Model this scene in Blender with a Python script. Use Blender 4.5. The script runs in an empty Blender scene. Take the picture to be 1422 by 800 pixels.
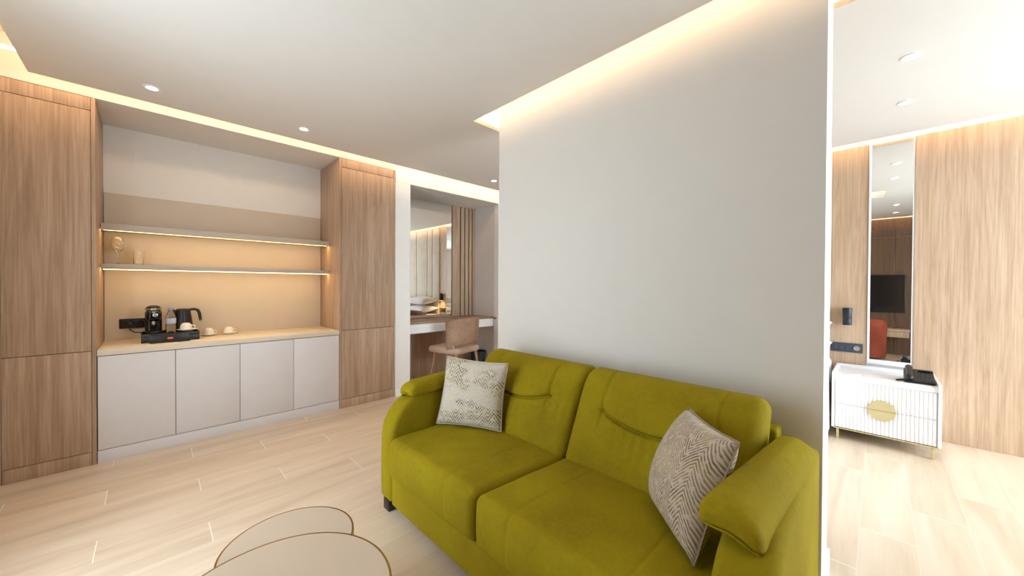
import bpy, bmesh, math, random
from mathutils import Vector, Matrix
import numpy as np
random.seed(7)
S = bpy.context.scene
COL = S.collection
PI = math.pi

# ------------------------------------------------------------------ camera
cam_d = bpy.data.cameras.new('camera')
cam_d.sensor_width = 36.0
cam_d.lens = 504.455 * 36.0 / 1422.0
cam_d.clip_start = 0.02
cam = bpy.data.objects.new('camera', cam_d)
COL.objects.link(cam)
_yaw, _pit, _rol = math.radians(45.2), math.radians(-0.5115), math.radians(0.281)
_f = Vector((math.cos(_yaw) * math.cos(_pit), math.sin(_yaw) * math.cos(_pit), math.sin(_pit)))
_r = Vector((math.sin(_yaw), -math.cos(_yaw), 0))
_u = _r.cross(_f)
_r2 = _r * math.cos(_rol) + _u * math.sin(_rol)
_u2 = _u * math.cos(_rol) - _r * math.sin(_rol)
M = Matrix.Identity(4)
for i in range(3):
    M[i][0], M[i][1], M[i][2] = _r2[i], _u2[i], -_f[i]
M[2][3] = 1.25
cam.matrix_world = M
S.camera = cam

# ------------------------------------------------------------------ world, daylight, exposure
WIN_BED = 200.0       # daylight through the bedroom window
WIN_LIV = 64.0        # daylight through the living-room window
LED = 18.0            # ceiling cove strips
SHELF_LED = 14.0
DOWN = 5.0
S.view_settings.view_transform = 'Standard'
S.view_settings.look = 'None'
S.view_settings.gamma = 1.0
S.view_settings.use_curve_mapping = False
S.view_settings.exposure = 0.0
S.cycles.use_denoising = True
S.cycles.max_bounces = 14
S.cycles.diffuse_bounces = 7
S.cycles.glossy_bounces = 6
S.cycles.transmission_bounces = 10
S.cycles.transparent_max_bounces = 12
S.cycles.sample_clamp_indirect = 6.0
S.cycles.caustics_reflective = False
S.cycles.caustics_refractive = False
w = bpy.data.worlds.new('overcast_sky')
S.world = w
w.use_nodes = True
w.node_tree.nodes['Background'].inputs[0].default_value = (0.86, 0.93, 1.0, 1)
w.node_tree.nodes['Background'].inputs[1].default_value = 1.5

def area(name, loc, rot, sx, sy, power, col):
    l = bpy.data.lights.new(name, 'AREA')
    l.shape = 'RECTANGLE'; l.size = sx; l.size_y = sy; l.energy = power; l.color = col
    o = bpy.data.objects.new(name, l); COL.objects.link(o)
    o.location = loc; o.rotation_euler = rot
    return o
YW = -2.4             # window wall
area('daylight_bedroom', (3.25, YW - 0.22, 1.27), (PI / 2, 0, 0), 2.1, 2.3, WIN_BED, (0.77, 0.895, 1.0))
area('daylight_living', (-0.68 - 0.24, 1.85, 1.15), (PI / 2, 0, -PI / 2), 1.3, 2.1, WIN_LIV, (0.78, 0.90, 1.0))

# ------------------------------------------------------------------ materials
def srgb(r, g, b):
    def f(c):
        c /= 255.0
        return c / 12.92 if c <= 0.04045 else ((c + 0.055) / 1.055) ** 2.4
    return (f(r), f(g), f(b), 1)

class NT:
    def __init__(s, name):
        s.m = bpy.data.materials.new(name); s.m.use_nodes = True
        s.t = s.m.node_tree; s.t.nodes.clear()
        s.out = s.t.nodes.new('ShaderNodeOutputMaterial')
    def n(s, typ, ins=None, **props):
        nd = s.t.nodes.new('ShaderNode' + typ)
        for k, v in props.items(): setattr(nd, k, v)
        for k, v in (ins or {}).items(): s.set(nd.inputs[k], v)
        return nd
    def set(s, sock, v):
        if isinstance(v, bpy.types.NodeSocket): s.t.links.new(v, sock)
        elif isinstance(v, bpy.types.Node): s.t.links.new(v.outputs[0], sock)
        else: sock.default_value = v
    def math(s, op, a, b=0.0, c=0.0):
        return s.n('Math', {0: a, 1: b, 2: c}, operation=op).outputs[0]
    def mix(s, fac, a, b, blend='MIX'):
        nd = s.n('Mix', data_type='RGBA', blend_type=blend)
        s.set(nd.inputs[0], fac); s.set(nd.inputs[6], a); s.set(nd.inputs[7], b)
        return nd.outputs[2]
    def ramp(s, fac, stops):
        nd = s.n('ValToRGB', {0: fac})
        e = nd.color_ramp.elements
        while len(e) < len(stops): e.new(0.5)
        for el, (p, c) in zip(e, stops):
            el.position = p; el.color = c if len(c) == 4 else (*c, 1)
        return nd.outputs[0]
    def coords(s, scale=(1, 1, 1), kind='Object', rot=(0, 0, 0)):
        tc = s.n('TexCoord')
        mp = s.n('Mapping', {'Vector': tc.outputs[kind], 'Scale': scale, 'Rotation': rot})
        return mp.outputs[0]
    def noise(s, vec, scale=5, detail=3, rough=0.5, dist=0.0):
        return s.n('TexNoise', {'Vector': vec, 'Scale': scale, 'Detail': detail, 'Roughness': rough, 'Distortion': dist}).outputs[0]
    def bump(s, h, strength=0.2, dist=0.01):
        return s.n('Bump', {'Height': h, 'Strength': strength, 'Distance': dist}).outputs[0]
    def done(s, **ins):
        b = s.n('BsdfPrincipled')
        for k, v in ins.items(): s.set(b.inputs[k.replace('_', ' ')], v)
        s.t.links.new(b.outputs[0], s.out.inputs[0])
        return s.m

def plain(name, col, rough=0.5, metal=0.0, var=0.04, scale=9, bump=0.0, **kw):
    m = NT(name); v = m.coords()
    nz = m.noise(v, scale, 4)
    d = tuple(c * (1 - var * 2) for c in col[:3]) + (1,)
    c = m.ramp(nz, [(0.3, d), (0.7, col)])
    ins = dict(Base_Color=c, Roughness=rough, Metallic=metal)
    if bump: ins['Normal'] = m.bump(m.noise(v, scale * 12, 3), bump, 0.002)
    ins.update(kw)
    return m.done(**ins)

def wood(name, light, dark, axis=2, rough=0.5, fine=1.0):
    m = NT(name)
    big = [7.0 * fine] * 3; big[axis] = 0.6
    fin = [95.0 * fine] * 3; fin[axis] = 2.2
    mid = [22.0 * fine] * 3; mid[axis] = 0.9
    rnd = m.n('ObjectInfo').outputs['Random']
    off = m.math('MULTIPLY', rnd, 17.0)
    def at(sc):
        tc = m.n('TexCoord')
        mp = m.n('Mapping', {'Vector': tc.outputs['Object'], 'Scale': sc})
        ad = m.n('VectorMath', {0: mp.outputs[0], 1: off}, operation='ADD')
        return ad.outputs[0]
    a = m.noise(at(big), 1.0, 4, 0.55, 1.1)
    rings = m.math('FRACT', m.math('MULTIPLY', a, 7.0))
    rings = m.math('ABSOLUTE', m.math('SUBTRACT', rings, 0.5))
    b = m.noise(at(fin), 1.0, 5, 0.6)
    c = m.noise(at(mid), 1.0, 3, 0.5)
    t = m.math('ADD', m.math('MULTIPLY', rings, 0.16), m.math('ADD', m.math('MULTIPLY', b, 0.6), m.math('MULTIPLY', c, 0.36)))
    col = m.ramp(t, [(0.38, dark), (0.72, light)])
    return m.done(Base_Color=col, Roughness=rough, Normal=m.bump(b, 0.12, 0.002))

def emit(name, col, strength):
    m = NT(name)
    e = m.n('Emission', {0: (*col, 1), 1: strength})
    m.t.links.new(e.outputs[0], m.out.inputs[0])
    return m.m

def glassy(name, tint=(1, 1, 1, 1), rough=0.0, ior=1.45):
    m = NT(name)
    return m.done(Base_Color=tint, Roughness=rough, IOR=ior, Transmission_Weight=1.0)

def pane(name):
    m = NT(name)
    t = m.n('BsdfTransparent', {0: (0.97, 0.98, 0.98, 1)})
    g = m.n('BsdfGlossy', {0: (1, 1, 1, 1), 1: 0.02})
    x = m.n('MixShader', {0: 0.05, 1: t.outputs[0], 2: g.outputs[0]})
    m.t.links.new(x.outputs[0], m.out.inputs[0])
    return m.m

def floor_mat():
    m = NT('oak_look_plank_tile')
    tc = m.n('TexCoord'); sp = m.n('SeparateXYZ', {0: tc.outputs['Object']})
    x, y = sp.outputs[0], sp.outputs[1]
    v = m.math('DIVIDE', m.math('SUBTRACT', y, 0.055), 0.2)
    row = m.math('FLOOR', v)
    u = m.math('ADD', m.math('DIVIDE', m.math('ADD', x, 0.19), 1.2), m.math('DIVIDE', row, 3.0))
    pl = m.math('FLOOR', u)
    fu, fv = m.math('FRACT', u), m.math('FRACT', v)
    du = m.math('MULTIPLY', m.math('MINIMUM', fu, m.math('SUBTRACT', 1.0, fu)), 1.2)
    dv = m.math('MULTIPLY', m.math('MINIMUM', fv, m.math('SUBTRACT', 1.0, fv)), 0.2)
    gu = m.math('LESS_THAN', du, 0.0022)
    gv = m.math('LESS_THAN', dv, 0.0011)
    g = m.math('MAXIMUM', gu, m.math('MULTIPLY', gv, 0.5))
    wn = m.n('TexWhiteNoise', {'Vector': m.n('CombineXYZ', {0: row, 1: pl}).outputs[0]}, noise_dimensions='3D').outputs[0]
    cv = m.n('CombineXYZ', {0: m.math('MULTIPLY', x, 1.1), 1: m.math('MULTIPLY', y, 9.0), 2: m.math('MULTIPLY', wn, 31.0)}).outputs[0]
    a = m.noise(cv, 1.0, 5, 0.55, 0.6)
    cv2 = m.n('CombineXYZ', {0: m.math('MULTIPLY', x, 3.5), 1: m.math('MULTIPLY', y, 75.0), 2: m.math('MULTIPLY', wn, 11.0)}).outputs[0]
    b = m.noise(cv2, 1.0, 4, 0.6)
    t = m.math('ADD', m.math('MULTIPLY', a, 0.72), m.math('ADD', m.math('MULTIPLY', b, 0.15), m.math('MULTIPLY', wn, 0.13)))
    col = m.ramp(t, [(0.26, srgb(194, 172, 148)), (0.50, srgb(216, 197, 174)), (0.76, srgb(228, 212, 193))])
    col = m.mix(g, col, srgb(240, 232, 218))
    h = m.math('SUBTRACT', m.math('MULTIPLY', b, 0.25), g)
    return m.done(Base_Color=col, Roughness=0.42, Normal=m.bump(h, 0.15, 0.001))

def fabric(name, base, lightc, dark, scale=900, sheen=0.5, bump=0.35):
    m = NT(name); v = m.coords()
    a = m.noise(v, 3.0, 3); b = m.noise(v, scale, 2, 0.6); c = m.noise(v, 60, 3)
    wv = m.math('ADD', m.math('MULTIPLY', a, 0.5), m.math('ADD', m.math('MULTIPLY', b, 0.3), m.math('MULTIPLY', c, 0.2)))
    col = m.ramp(wv, [(0.35, dark), (0.5, base), (0.66, lightc)])
    return m.done(Base_Color=col, Roughness=0.85, Sheen_Weight=sheen, Sheen_Roughness=0.4, Sheen_Tint=lightc, Specular_IOR_Level=0.2,
                  Normal=m.bump(m.math('ADD', b, m.math('MULTIPLY', c, 0.8)), bump, 0.0015))

def pillow_mat(name, base, stroke, tint, bands, period, seed, patchy):
    """woven cushion cover: chevron strokes, in patches, woven over a pale ground"""
    m = NT(name)
    uv = m.n('TexCoord').outputs['UV']
    sp = m.n('SeparateXYZ', {0: uv}); u, v = sp.outputs[0], sp.outputs[1]
    wob = m.noise(m.n('VectorMath', {0: uv, 1: (seed, 0, 0)}, operation='ADD').outputs[0], 6.0, 3)
    tri = m.math('ABSOLUTE', m.math('SUBTRACT', m.math('FRACT', m.math('MULTIPLY', u, bands)), 0.5))
    k = m.math('ADD', m.math('MULTIPLY', v, period), m.math('MULTIPLY', tri, period * 1.5 / bands))
    k = m.math('ADD', k, m.math('MULTIPLY', wob, 1.1))
    s = m.math('FRACT', k)
    s = m.math('ABSOLUTE', m.math('SUBTRACT', s, 0.5))
    ln = m.n('MapRange', {0: s, 1: 0.19, 2: 0.33, 3: 0.0, 4: 1.0}).outputs[0]
    br = m.noise(m.n('Mapping', {'Vector': uv, 'Scale': (22, 16, 1), 'Location': (seed, 2, 0)}).outputs[0], 1.0, 2)
    ln = m.math('MULTIPLY', ln, m.n('MapRange', {0: br, 1: 0.34, 2: 0.48}).outputs[0])
    pt = m.noise(m.n('Mapping', {'Vector': uv, 'Scale': (2.2, 4.2, 1), 'Location': (seed * 3, seed, 0)}).outputs[0], 1.0, 3)
    pm = m.n('MapRange', {0: pt, 1: 0.44, 2: 0.54}).outputs[0]
    pm = m.math('MAXIMUM', pm, 1.0 - patchy)
    weave = m.noise(m.n('Mapping', {'Vector': uv, 'Scale': (160, 160, 1)}).outputs[0], 1.0, 2)
    hue = m.noise(m.n('Mapping', {'Vector': uv, 'Scale': (5, 7, 1), 'Location': (seed, 9, 0)}).outputs[0], 1.0, 2)
    ground = m.ramp(weave, [(0.3, tuple(c * 0.86 for c in base[:3]) + (1,)), (0.7, base)])
    ink = m.mix(m.n('MapRange', {0: hue, 1: 0.42, 2: 0.58}).outputs[0], stroke, tint)
    col = m.mix(m.math('MULTIPLY', m.math('MULTIPLY', ln, pm), 0.95), ground, ink)
    h = m.math('SUBTRACT', m.math('MULTIPLY', weave, 0.5), m.math('MULTIPLY', m.math('MULTIPLY', ln, pm), 0.7))
    return m.done(Base_Color=col, Roughness=0.9, Sheen_Weight=0.2, Normal=m.bump(h, 0.45, 0.003))

WHITE = plain('white_plaster', srgb(232, 230, 226), 0.75, var=0.01, bump=0.04)
PAINT = plain('warm_white_paint', srgb(219, 215, 208), 0.75, var=0.01, bump=0.04)
CEIL = plain('ceiling_paint', srgb(226, 222, 216), 0.8, var=0.01)
GREIGE = plain('greige_paint', srgb(220, 213, 206), 0.7, var=0.015)
FLOOR = floor_mat()
OAK = wood('brown_oak_veneer', srgb(198, 171, 146), srgb(158, 129, 104))
OAK_D = wood('dark_oak_veneer', srgb(128, 96, 68), srgb(88, 62, 42))
OAK_L = wood('pale_oak_veneer', srgb(210, 182, 154), srgb(176, 146, 118))
OAK_X = wood('oak_desk_veneer', srgb(176, 146, 118), srgb(136, 106, 80), axis=0)
LAM = plain('greige_laminate', srgb(222, 219, 221), 0.45, var=0.015)
LAM_B = plain('beige_panel_laminate', srgb(206, 193, 176), 0.42, var=0.015)
TOP = plain('cream_worktop', srgb(226, 214, 196), 0.4, var=0.02)
SHELF = plain('stone_grey_shelf', srgb(196, 186, 175), 0.5, var=0.02)
SOFA = fabric('olive_green_fabric', srgb(140, 122, 3), srgb(154, 140, 12), srgb(124, 106, 2), sheen=0.28)
PIPE = plain('dark_olive_seam', srgb(96, 86, 24), 0.8)
BLACK = plain('black_plastic', srgb(26, 25, 26), 0.35, var=0.1)
BLACKG = plain('gloss_black_plastic', srgb(18, 18, 20), 0.12, var=0.1)
DARK = plain('charcoal_metal', srgb(48, 49, 54), 0.4, metal=0.3, var=0.1)
SHADOW = plain('painted_recess_shade', srgb(30, 24, 20), 0.8)  # near-black colour stands in for the shade in gaps between doors, panels, slats
STEEL = plain('brushed_steel', srgb(190, 188, 184), 0.28, metal=1.0)
BRASS = plain('brushed_brass', srgb(176, 140, 72), 0.35, metal=1.0, var=0.06)
BRASS_P = plain('pale_satin_brass', srgb(212, 198, 150), 0.45, metal=0.3, var=0.03)
CREAM = plain('cream_lacquer', srgb(200, 182, 162), 0.35, var=0.01)
PORC = plain('white_porcelain', srgb(240, 234, 224), 0.2, var=0.01)
LACQ = plain('white_lacquer', srgb(240, 240, 242), 0.35, var=0.01)
LINEN = fabric('white_bed_linen', srgb(240, 240, 242), srgb(248, 248, 250), srgb(228, 228, 232), 500, 0.1, 0.15)
UPHO = fabric('cream_headboard_fabric', srgb(216, 206, 192), srgb(224, 215, 202), srgb(205, 194, 180), 700, 0.1, 0.2)
TAUPE = fabric('taupe_velvet', srgb(158, 128, 106), srgb(186, 158, 136), srgb(128, 98, 76), 190, 0.4, 0.3)
TAUPE_L = fabric('blush_taupe_velvet', srgb(206, 178, 158), srgb(220, 196, 178), srgb(178, 146, 124), 260, 0.5, 0.3)
RUST = fabric('rust_red_velvet', srgb(150, 72, 52), srgb(172, 92, 70), srgb(122, 54, 40), 300, 0.4, 0.2)
NAVY = fabric('navy_fabric', srgb(34, 42, 66), srgb(48, 56, 82), srgb(24, 30, 50), 300, 0.2, 0.2)
LEGW = wood('beech_leg', srgb(200, 150, 110), srgb(160, 110, 74), fine=2)
BIN = plain('dark_teal_plastic', srgb(28, 46, 58), 0.45, var=0.1)
MIRROR = NT('silvered_mirror').done(Base_Color=(0.93, 0.94, 0.93, 1), Metallic=1.0, Roughness=0.0)
PANE = pane('window_glass')
GLASS = glassy('clear_glass')
PET = glassy('clear_bottle_plastic', (0.93, 0.96, 1.0, 1), 0.05, 1.2)
BLUE = plain('pale_blue_cap', srgb(130, 160, 200), 0.4)
LABEL = plain('white_blue_bottle_label', srgb(196, 210, 228), 0.5)
RED = plain('orange_red_badge', srgb(214, 72, 40), 0.4)
PAPER = plain('white_card', srgb(244, 243, 240), 0.7)
SCREEN = plain('dark_screen', srgb(14, 13, 14), 0.15)
SLATE = plain('slate_grey_switch', srgb(64, 70, 80), 0.45, var=0.05)
WARM = (1.0, 0.70, 0.43)
LEDM = emit('warm_led', WARM, LED)
SLEDM = emit('warm_shelf_led', (1.0, 0.64, 0.25), SHELF_LED)
LAMPM = emit('downlight_lens', (1.0, 0.9, 0.75), DOWN)
SCON = emit('sconce_lamp', (1.0, 0.62, 0.25), 9.0)

# ------------------------------------------------------------------ mesh helpers
def bx(bm, a, b, bev=0.0, seg=2):
    g = bmesh.ops.create_cube(bm, size=1.0)
    vs = g['verts']
    c = [(a[i] + b[i]) / 2 for i in range(3)]; d = [abs(b[i] - a[i]) for i in range(3)]
    for v in vs:
        v.co = Vector((c[0] + v.co.x * d[0], c[1] + v.co.y * d[1], c[2] + v.co.z * d[2]))
    if bev > 0:
        es = list({e for v in vs for e in v.link_edges})
        bmesh.ops.bevel(bm, geom=es, offset=min(bev, min(d) * 0.45), segments=seg, affect='EDGES', profile=0.5)
    return vs

def box(a, b, bev=0.0):
    bm = bmesh.new(); bx(bm, a, b, bev); return bm

def lathe(bm, c, prof, n=32, cap=True):
    """prof: list of (radius, z) turned about the vertical through c"""
    rings = []
    for r, z in prof:
        rings.append([bm.verts.new((c[0] + r * math.cos(2 * PI * k / n), c[1] + r * math.sin(2 * PI * k / n), c[2] + z)) for k in range(n)])
    for p, q in zip(rings, rings[1:]):
        for k in range(n):
            bm.faces.new((p[k], p[(k + 1) % n], q[(k + 1) % n], q[k]))
    if cap:
        bm.faces.new(list(reversed(rings[0]))); bm.faces.new(rings[-1])
    return bm

def rod(bm, p0, p1, r0, r1=None, n=14):
    p0, p1 = Vector(p0), Vector(p1); r1 = r0 if r1 is None else r1
    d = (p1 - p0).normalized()
    a = d.orthogonal().normalized(); b = d.cross(a)
    R = [[bm.verts.new(p + (a * math.cos(2 * PI * k / n) + b * math.sin(2 * PI * k / n)) * r) for k in range(n)] for p, r in ((p0, r0), (p1, r1))]
    for k in range(n): bm.faces.new((R[0][k], R[0][(k + 1) % n], R[1][(k + 1) % n], R[1][k]))
    bm.faces.new(list(reversed(R[0]))); bm.faces.new(R[1])

def tube(bm, pts, r, n=10):
    pts = [Vector(p) for p in pts]; rings = []
    up = Vector((0.13, 0.29, 0.95)).normalized()
    for i, p in enumerate(pts):
        d = (pts[min(i + 1, len(pts) - 1)] - pts[max(i - 1, 0)]).normalized()
        a = d.cross(up); a = a.normalized() if a.length > 1e-4 else d.orthogonal().normalized()
        b = d.cross(a)
        rr = r[i] if isinstance(r, (list, tuple)) else r
        rings.append([bm.verts.new(p + (a * math.cos(2 * PI * k / n) + b * math.sin(2 * PI * k / n)) * rr) for k in range(n)])
    for p, q in zip(rings, rings[1:]):
        for k in range(n): bm.faces.new((p[k], p[(k + 1) % n], q[(k + 1) % n], q[k]))
    bm.faces.new(list(reversed(rings[0]))); bm.faces.new(rings[-1])

def rbox(bm, a, b, r, res=(10, 10, 4), k=4, deform=None):
    """rounded box from corner a to b, edge radius r, finely divided so that deform(Nx3)->Nx3 can shape it"""
    c = np.array([(a[i] + b[i]) / 2 for i in range(3)]); h = np.array([abs(b[i] - a[i]) / 2 for i in range(3)])
    r = min(r, h.min() * 0.999)
    ax = []
    for i in range(3):
        t = np.tan(np.linspace(0, PI / 4, k + 1))        # even angles round the edge
        edge = h[i] - r + r * t
        inner = np.linspace(-(h[i] - r), h[i] - r, res[i] + 1)
        ax.append(np.concatenate([-edge[::-1][:-1], inner, edge[1:]]))
    idx = {}; P = []; F = []
    def vid(p):
        key = tuple(np.round(p, 7))
        if key not in idx: idx[key] = len(P); P.append(p)
        return idx[key]
    for i in range(3):
        j, l = (i + 1) % 3, (i + 2) % 3
        for sgn in (-1, 1):
            G = [[None] * len(ax[l]) for _ in ax[j]]
            for u, pu in enumerate(ax[j]):
                for v, pv in enumerate(ax[l]):
                    p = np.zeros(3); p[i] = sgn * h[i]; p[j] = pu; p[l] = pv
                    G[u][v] = vid(p)
            for u in range(len(ax[j]) - 1):
                for v in range(len(ax[l]) - 1):
                    q = (G[u][v], G[u + 1][v], G[u + 1][v + 1], G[u][v + 1])
                    F.append(q if sgn > 0 else q[::-1])
    P = np.array(P)
    core = np.clip(P, -(h - r), h - r); d = P - core
    L = np.linalg.norm(d, axis=1, keepdims=True)
    P = core + np.where(L > 1e-9, d / np.maximum(L, 1e-9) * r, 0) + c
    if deform is not None: P = deform(P)
    vs = [bm.verts.new(p) for p in P]
    for f in F: bm.faces.new([vs[q] for q in f])
    return bm

def extrude_y(bm, prof, y0, y1, r, steps=4):
    """closed XZ outline (counter-clockwise) swept along Y with rounded rims"""
    P = np.array(prof); n = len(P)
    T = np.roll(P, -1, 0) - np.roll(P, 1, 0); T /= np.linalg.norm(T, axis=1, keepdims=True)
    Nn = np.stack([T[:, 1], -T[:, 0]], 1)
    lay = []
    for s in range(steps + 1):
        a = PI / 2 * s / steps; lay.append((r * (1 - math.sin(a)), y0 + r * (1 - math.cos(a))))
    for s in range(steps + 1):
        a = PI / 2 * (1 - s / steps); lay.append((r * (1 - math.sin(a)), y1 - r * (1 - math.cos(a))))
    rings = [[bm.verts.new((P[i, 0] - Nn[i, 0] * ins, y, P[i, 1] - Nn[i, 1] * ins)) for i in range(n)] for ins, y in lay]
    for p, q in zip(rings, rings[1:]):
        for k in range(n): bm.faces.new((p[k], q[k], q[(k + 1) % n], p[(k + 1) % n]))
    bm.faces.new(rings[0]); bm.faces.new(list(reversed(rings[-1])))

def wloc(o):
    L = Vector((0, 0, 0))
    while o is not None:
        L += o.location; o = o.parent
    return L

def obj(name, bm, mat, parent=None, smooth=40, local=False):
    """one mesh object; geometry in world coordinates unless local"""
    if parent is not None and not local:
        bmesh.ops.translate(bm, verts=bm.verts, vec=-wloc(parent))
    bmesh.ops.recalc_face_normals(bm, faces=bm.faces)
    me = bpy.data.meshes.new(name); bm.to_mesh(me); bm.free()
    if smooth:
        me.polygons.foreach_set('use_smooth', [True] * len(me.polygons))
        me.set_sharp_from_angle(angle=math.radians(smooth))
    me.materials.append(mat)
    o = bpy.data.objects.new(name, me); COL.objects.link(o)
    if parent is not None: o.parent = parent
    return o

def tag(o, label, cat, group=None):
    o['label'] = label; o['category'] = cat
    if group: o['group'] = group
    return o

def thing(name, label, cat, loc, group=None):
    o = bpy.data.objects.new(name, None); COL.objects.link(o)
    o.location = loc; o.empty_display_size = 0.1
    return tag(o, label, cat, group)

def solid(name, label, cat, bm, mat, loc=None, group=None, smooth=40):
    """a thing that is one mesh, origin at loc"""
    if loc is not None: bmesh.ops.translate(bm, verts=bm.verts, vec=-Vector(loc))
    o = obj(name, bm, mat, None, smooth)
    if loc is not None: o.location = loc
    return tag(o, label, cat, group)

def struct(name, bm, mat, smooth=0):
    o = obj(name, bm, mat, None, smooth); o['kind'] = 'structure'; return o

def dup(o, loc, label=None, rotz=None, mats=None):
    """copy a thing with its parts and sub-parts"""
    def rec(src, par):
        c = src.copy(); COL.objects.link(c)
        c.parent = par
        for ch in list(src.children): rec(ch, c)
        return c
    r = rec(o, None); r.location = loc
    if rotz is not None: r.rotation_euler = (0, 0, rotz)
    if label: r['label'] = label
    return r

# ------------------------------------------------------------------ room shell
XL, XR = -0.68, 4.545          # TV wall, headboard wall
YF, YB = 3.777, 4.352          # wardrobe plane, back of the niches
ZC, ZU = 2.51, 2.78            # lowered ceiling, slab above the coves
struct('floor', box((XL - 0.15, YW - 0.25, -0.1), (XR + 0.15, YB + 0.15, 0)), FLOOR)
bm = bmesh.new()
bx(bm, (XL - 0.15, YW - 0.25, ZU), (XR + 0.15, YB + 0.15, ZU + 0.1))
SX0, SX1, SY0, SY1 = 1.765, 2.207, -0.06, 2.21   # slot round the partition
CX0, CX1, CY1 = -0.52, 4.40, 3.594
for a, b in (((CX0, YW), (SX0, CY1)), ((SX1, YW), (CX1, CY1)), ((SX0, SY1), (SX1, CY1)), ((SX0, YW), (SX1, SY0))):
    bx(bm, (a[0], a[1], ZC), (b[0], b[1], ZC + 0.03))
K = 0.075                                          # unseen upstands behind the led strips, added to bounce light and brighten the coves
for a, b in (((SX0 - K - 0.02, SY0 - K), (SX0 - K, SY1 + K)), ((SX1 + K, SY0 - K), (SX1 + K + 0.02, SY1 + K)), ((SX0 - K, SY1 + K), (SX1 + K, SY1 + K + 0.02)), ((SX0 - K, SY0 - K - 0.02), (SX1 + K, SY0 - K)),
             ((CX0, CY1 - K - 0.02), (CX1, CY1 - K)), ((CX1 - K - 0.02, YW), (CX1 - K, CY1 - K - 0.02)), ((CX0 + K, YW), (CX0 + K + 0.02, CY1 - K - 0.02))):
    bx(bm, (a[0], a[1], ZC + 0.03), (b[0], b[1], ZU))
bx(bm, (XL, YF, ZC), (1.93, YB, ZU))                # soffit over the cabinet alcove
bx(bm, (1.93, YF, 2.39), (3.487, YB, ZU))           # bulkhead over the desk niche
struct('ceiling', bm, CEIL)
struct('wall_back', box((XL - 0.15, YB, 0), (XR + 0.15, YB + 0.15, ZU)), WHITE)
bm = bmesh.new()
bx(bm, (1.923, YF, 0), (2.106, YB, 2.39))
struct('wall_niche_left', bm, WHITE)
bm = bmesh.new(); bx(bm, (1.925, YF - 0.003, 2.392), (XR, YF + 0.0, ZU))
struct('wall_niche_header', bm, WHITE)
struct('wall_niche_right', box((3.487, YF, 0), (XR, YB, ZU)), GREIGE)
struct('wall_partition', box((1.876, 0.147, 0), (2.096, 2.034, ZU)), PAINT)
bm = bmesh.new()
for a, b in (((YW - 0.25, 0), (1.2, ZU)), ((2.5, 0), (YB + 0.15, ZU)), ((1.2, 0), (2.5, 0.08)), ((1.2, 2.2), (2.5, ZU))):
    bx(bm, (XL - 0.15, a[0], a[1]), (XL, b[0], b[1]))
struct('wall_left', bm, WHITE)
struct('wall_right', box((XR, YW - 0.25, 0), (XR + 0.15, YB + 0.15, ZU)), WHITE)
bm = bmesh.new()
for a, b in (((XL, 0.0), (2.18, ZU)), ((4.32, 0), (XR, ZU)), ((2.18, 2.44), (4.32, ZU)), ((2.18, 0), (4.32, 0.08))):
    bx(bm, (a[0], YW - 0.12, a[1]), (b[0], YW, b[1]))
struct('wall_front', bm, WHITE)
def window(nm, w0, w1, put, h=2.44):
    bm = bmesh.new(); wm = (w0 + w1) / 2
    for a, b in (((w0, 0.08), (w0 + 0.06, h)), ((w1 - 0.06, 0.08), (w1, h)), ((wm - 0.04, 0.14), (wm + 0.04, h - 0.06)), ((w0 + 0.06, 0.08), (w1 - 0.06, 0.14)), ((w0 + 0.06, h - 0.06), (w1 - 0.06, h))):
        bx(bm, *put(a, b, 0.09, 0.03))
    fr = struct(nm, bm, DARK)
    obj('window_pane', box(*put((w0 + 0.06, 0.14), (w1 - 0.06, h - 0.06), 0.065, 0.06)), PANE, fr)
window('window_1', 2.18, 4.32, lambda a, b, p, q: ((a[0], YW - p, a[1]), (b[0], YW - q, b[1])))
window('window_2', 1.2, 2.5, lambda a, b, p, q: ((XL - p, a[0], a[1]), (XL - q, b[0], b[1])), 2.2)
# cove strips (lamps) on the hidden ledges
def strip(nm, label, a, b, z0=None, z1=None):
    o = obj(nm, box(a, b), LEDM, None, 0)
    tag(o, label, 'led strip'); return o
ZL = ZC + 0.09
strip('led_strip', 'warm led strip hidden in the ceiling slot above the wardrobes', (XL + 0.01, CY1 - 0.045, ZL), (XR - 0.05, CY1 - 0.03, ZL + 0.015))
bm = bmesh.new()
bx(bm, (SX0 - 0.04, SY0, ZL), (SX0 - 0.025, SY1 + 0.03, ZL + 0.015))
bx(bm, (SX1 + 0.025, SY0, ZL), (SX1 + 0.04, SY1 + 0.03, ZL + 0.015))
bx(bm, (SX0 - 0.025, SY1 + 0.02, ZL), (SX1 + 0.025, SY1 + 0.035, ZL + 0.015))
tag(obj('led_strip', bm, LEDM, None, 0), 'warm led strip running round the top of the sofa partition wall', 'led strip')
strip('led_strip', 'warm led strip hidden above the bedside mirror and wood panels', (CX1 - 0.045, YW + 0.1, ZL), (CX1 - 0.03, CY1 - 0.1, ZL + 0.015))
strip('led_strip', 'warm led strip hidden above the television wall', (CX0 + 0.03, YW + 0.1, ZL), (CX0 + 0.045, CY1 - 0.1, ZL + 0.015))
# skirtings
for nm, a, b in (('baseboard_partition', (1.868, 0.139, 0), (2.104, 2.042, 0.10)),):
    bm = bmesh.new()
    bx(bm, (1.866, 0.137, 0), (2.106, 0.147, 0.10)); bx(bm, (1.866, 2.034, 0), (2.106, 2.044, 0.10))
    bx(bm, (1.866, 0.147, 0), (1.876, 2.034, 0.10)); bx(bm, (2.096, 0.147, 0), (2.106, 2.034, 0.10))
    struct(nm, bm, LACQ)
struct('baseboard_niche', box((1.923, YF - 0.012, 0), (2.106, YF, 0.07)), LACQ)

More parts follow.
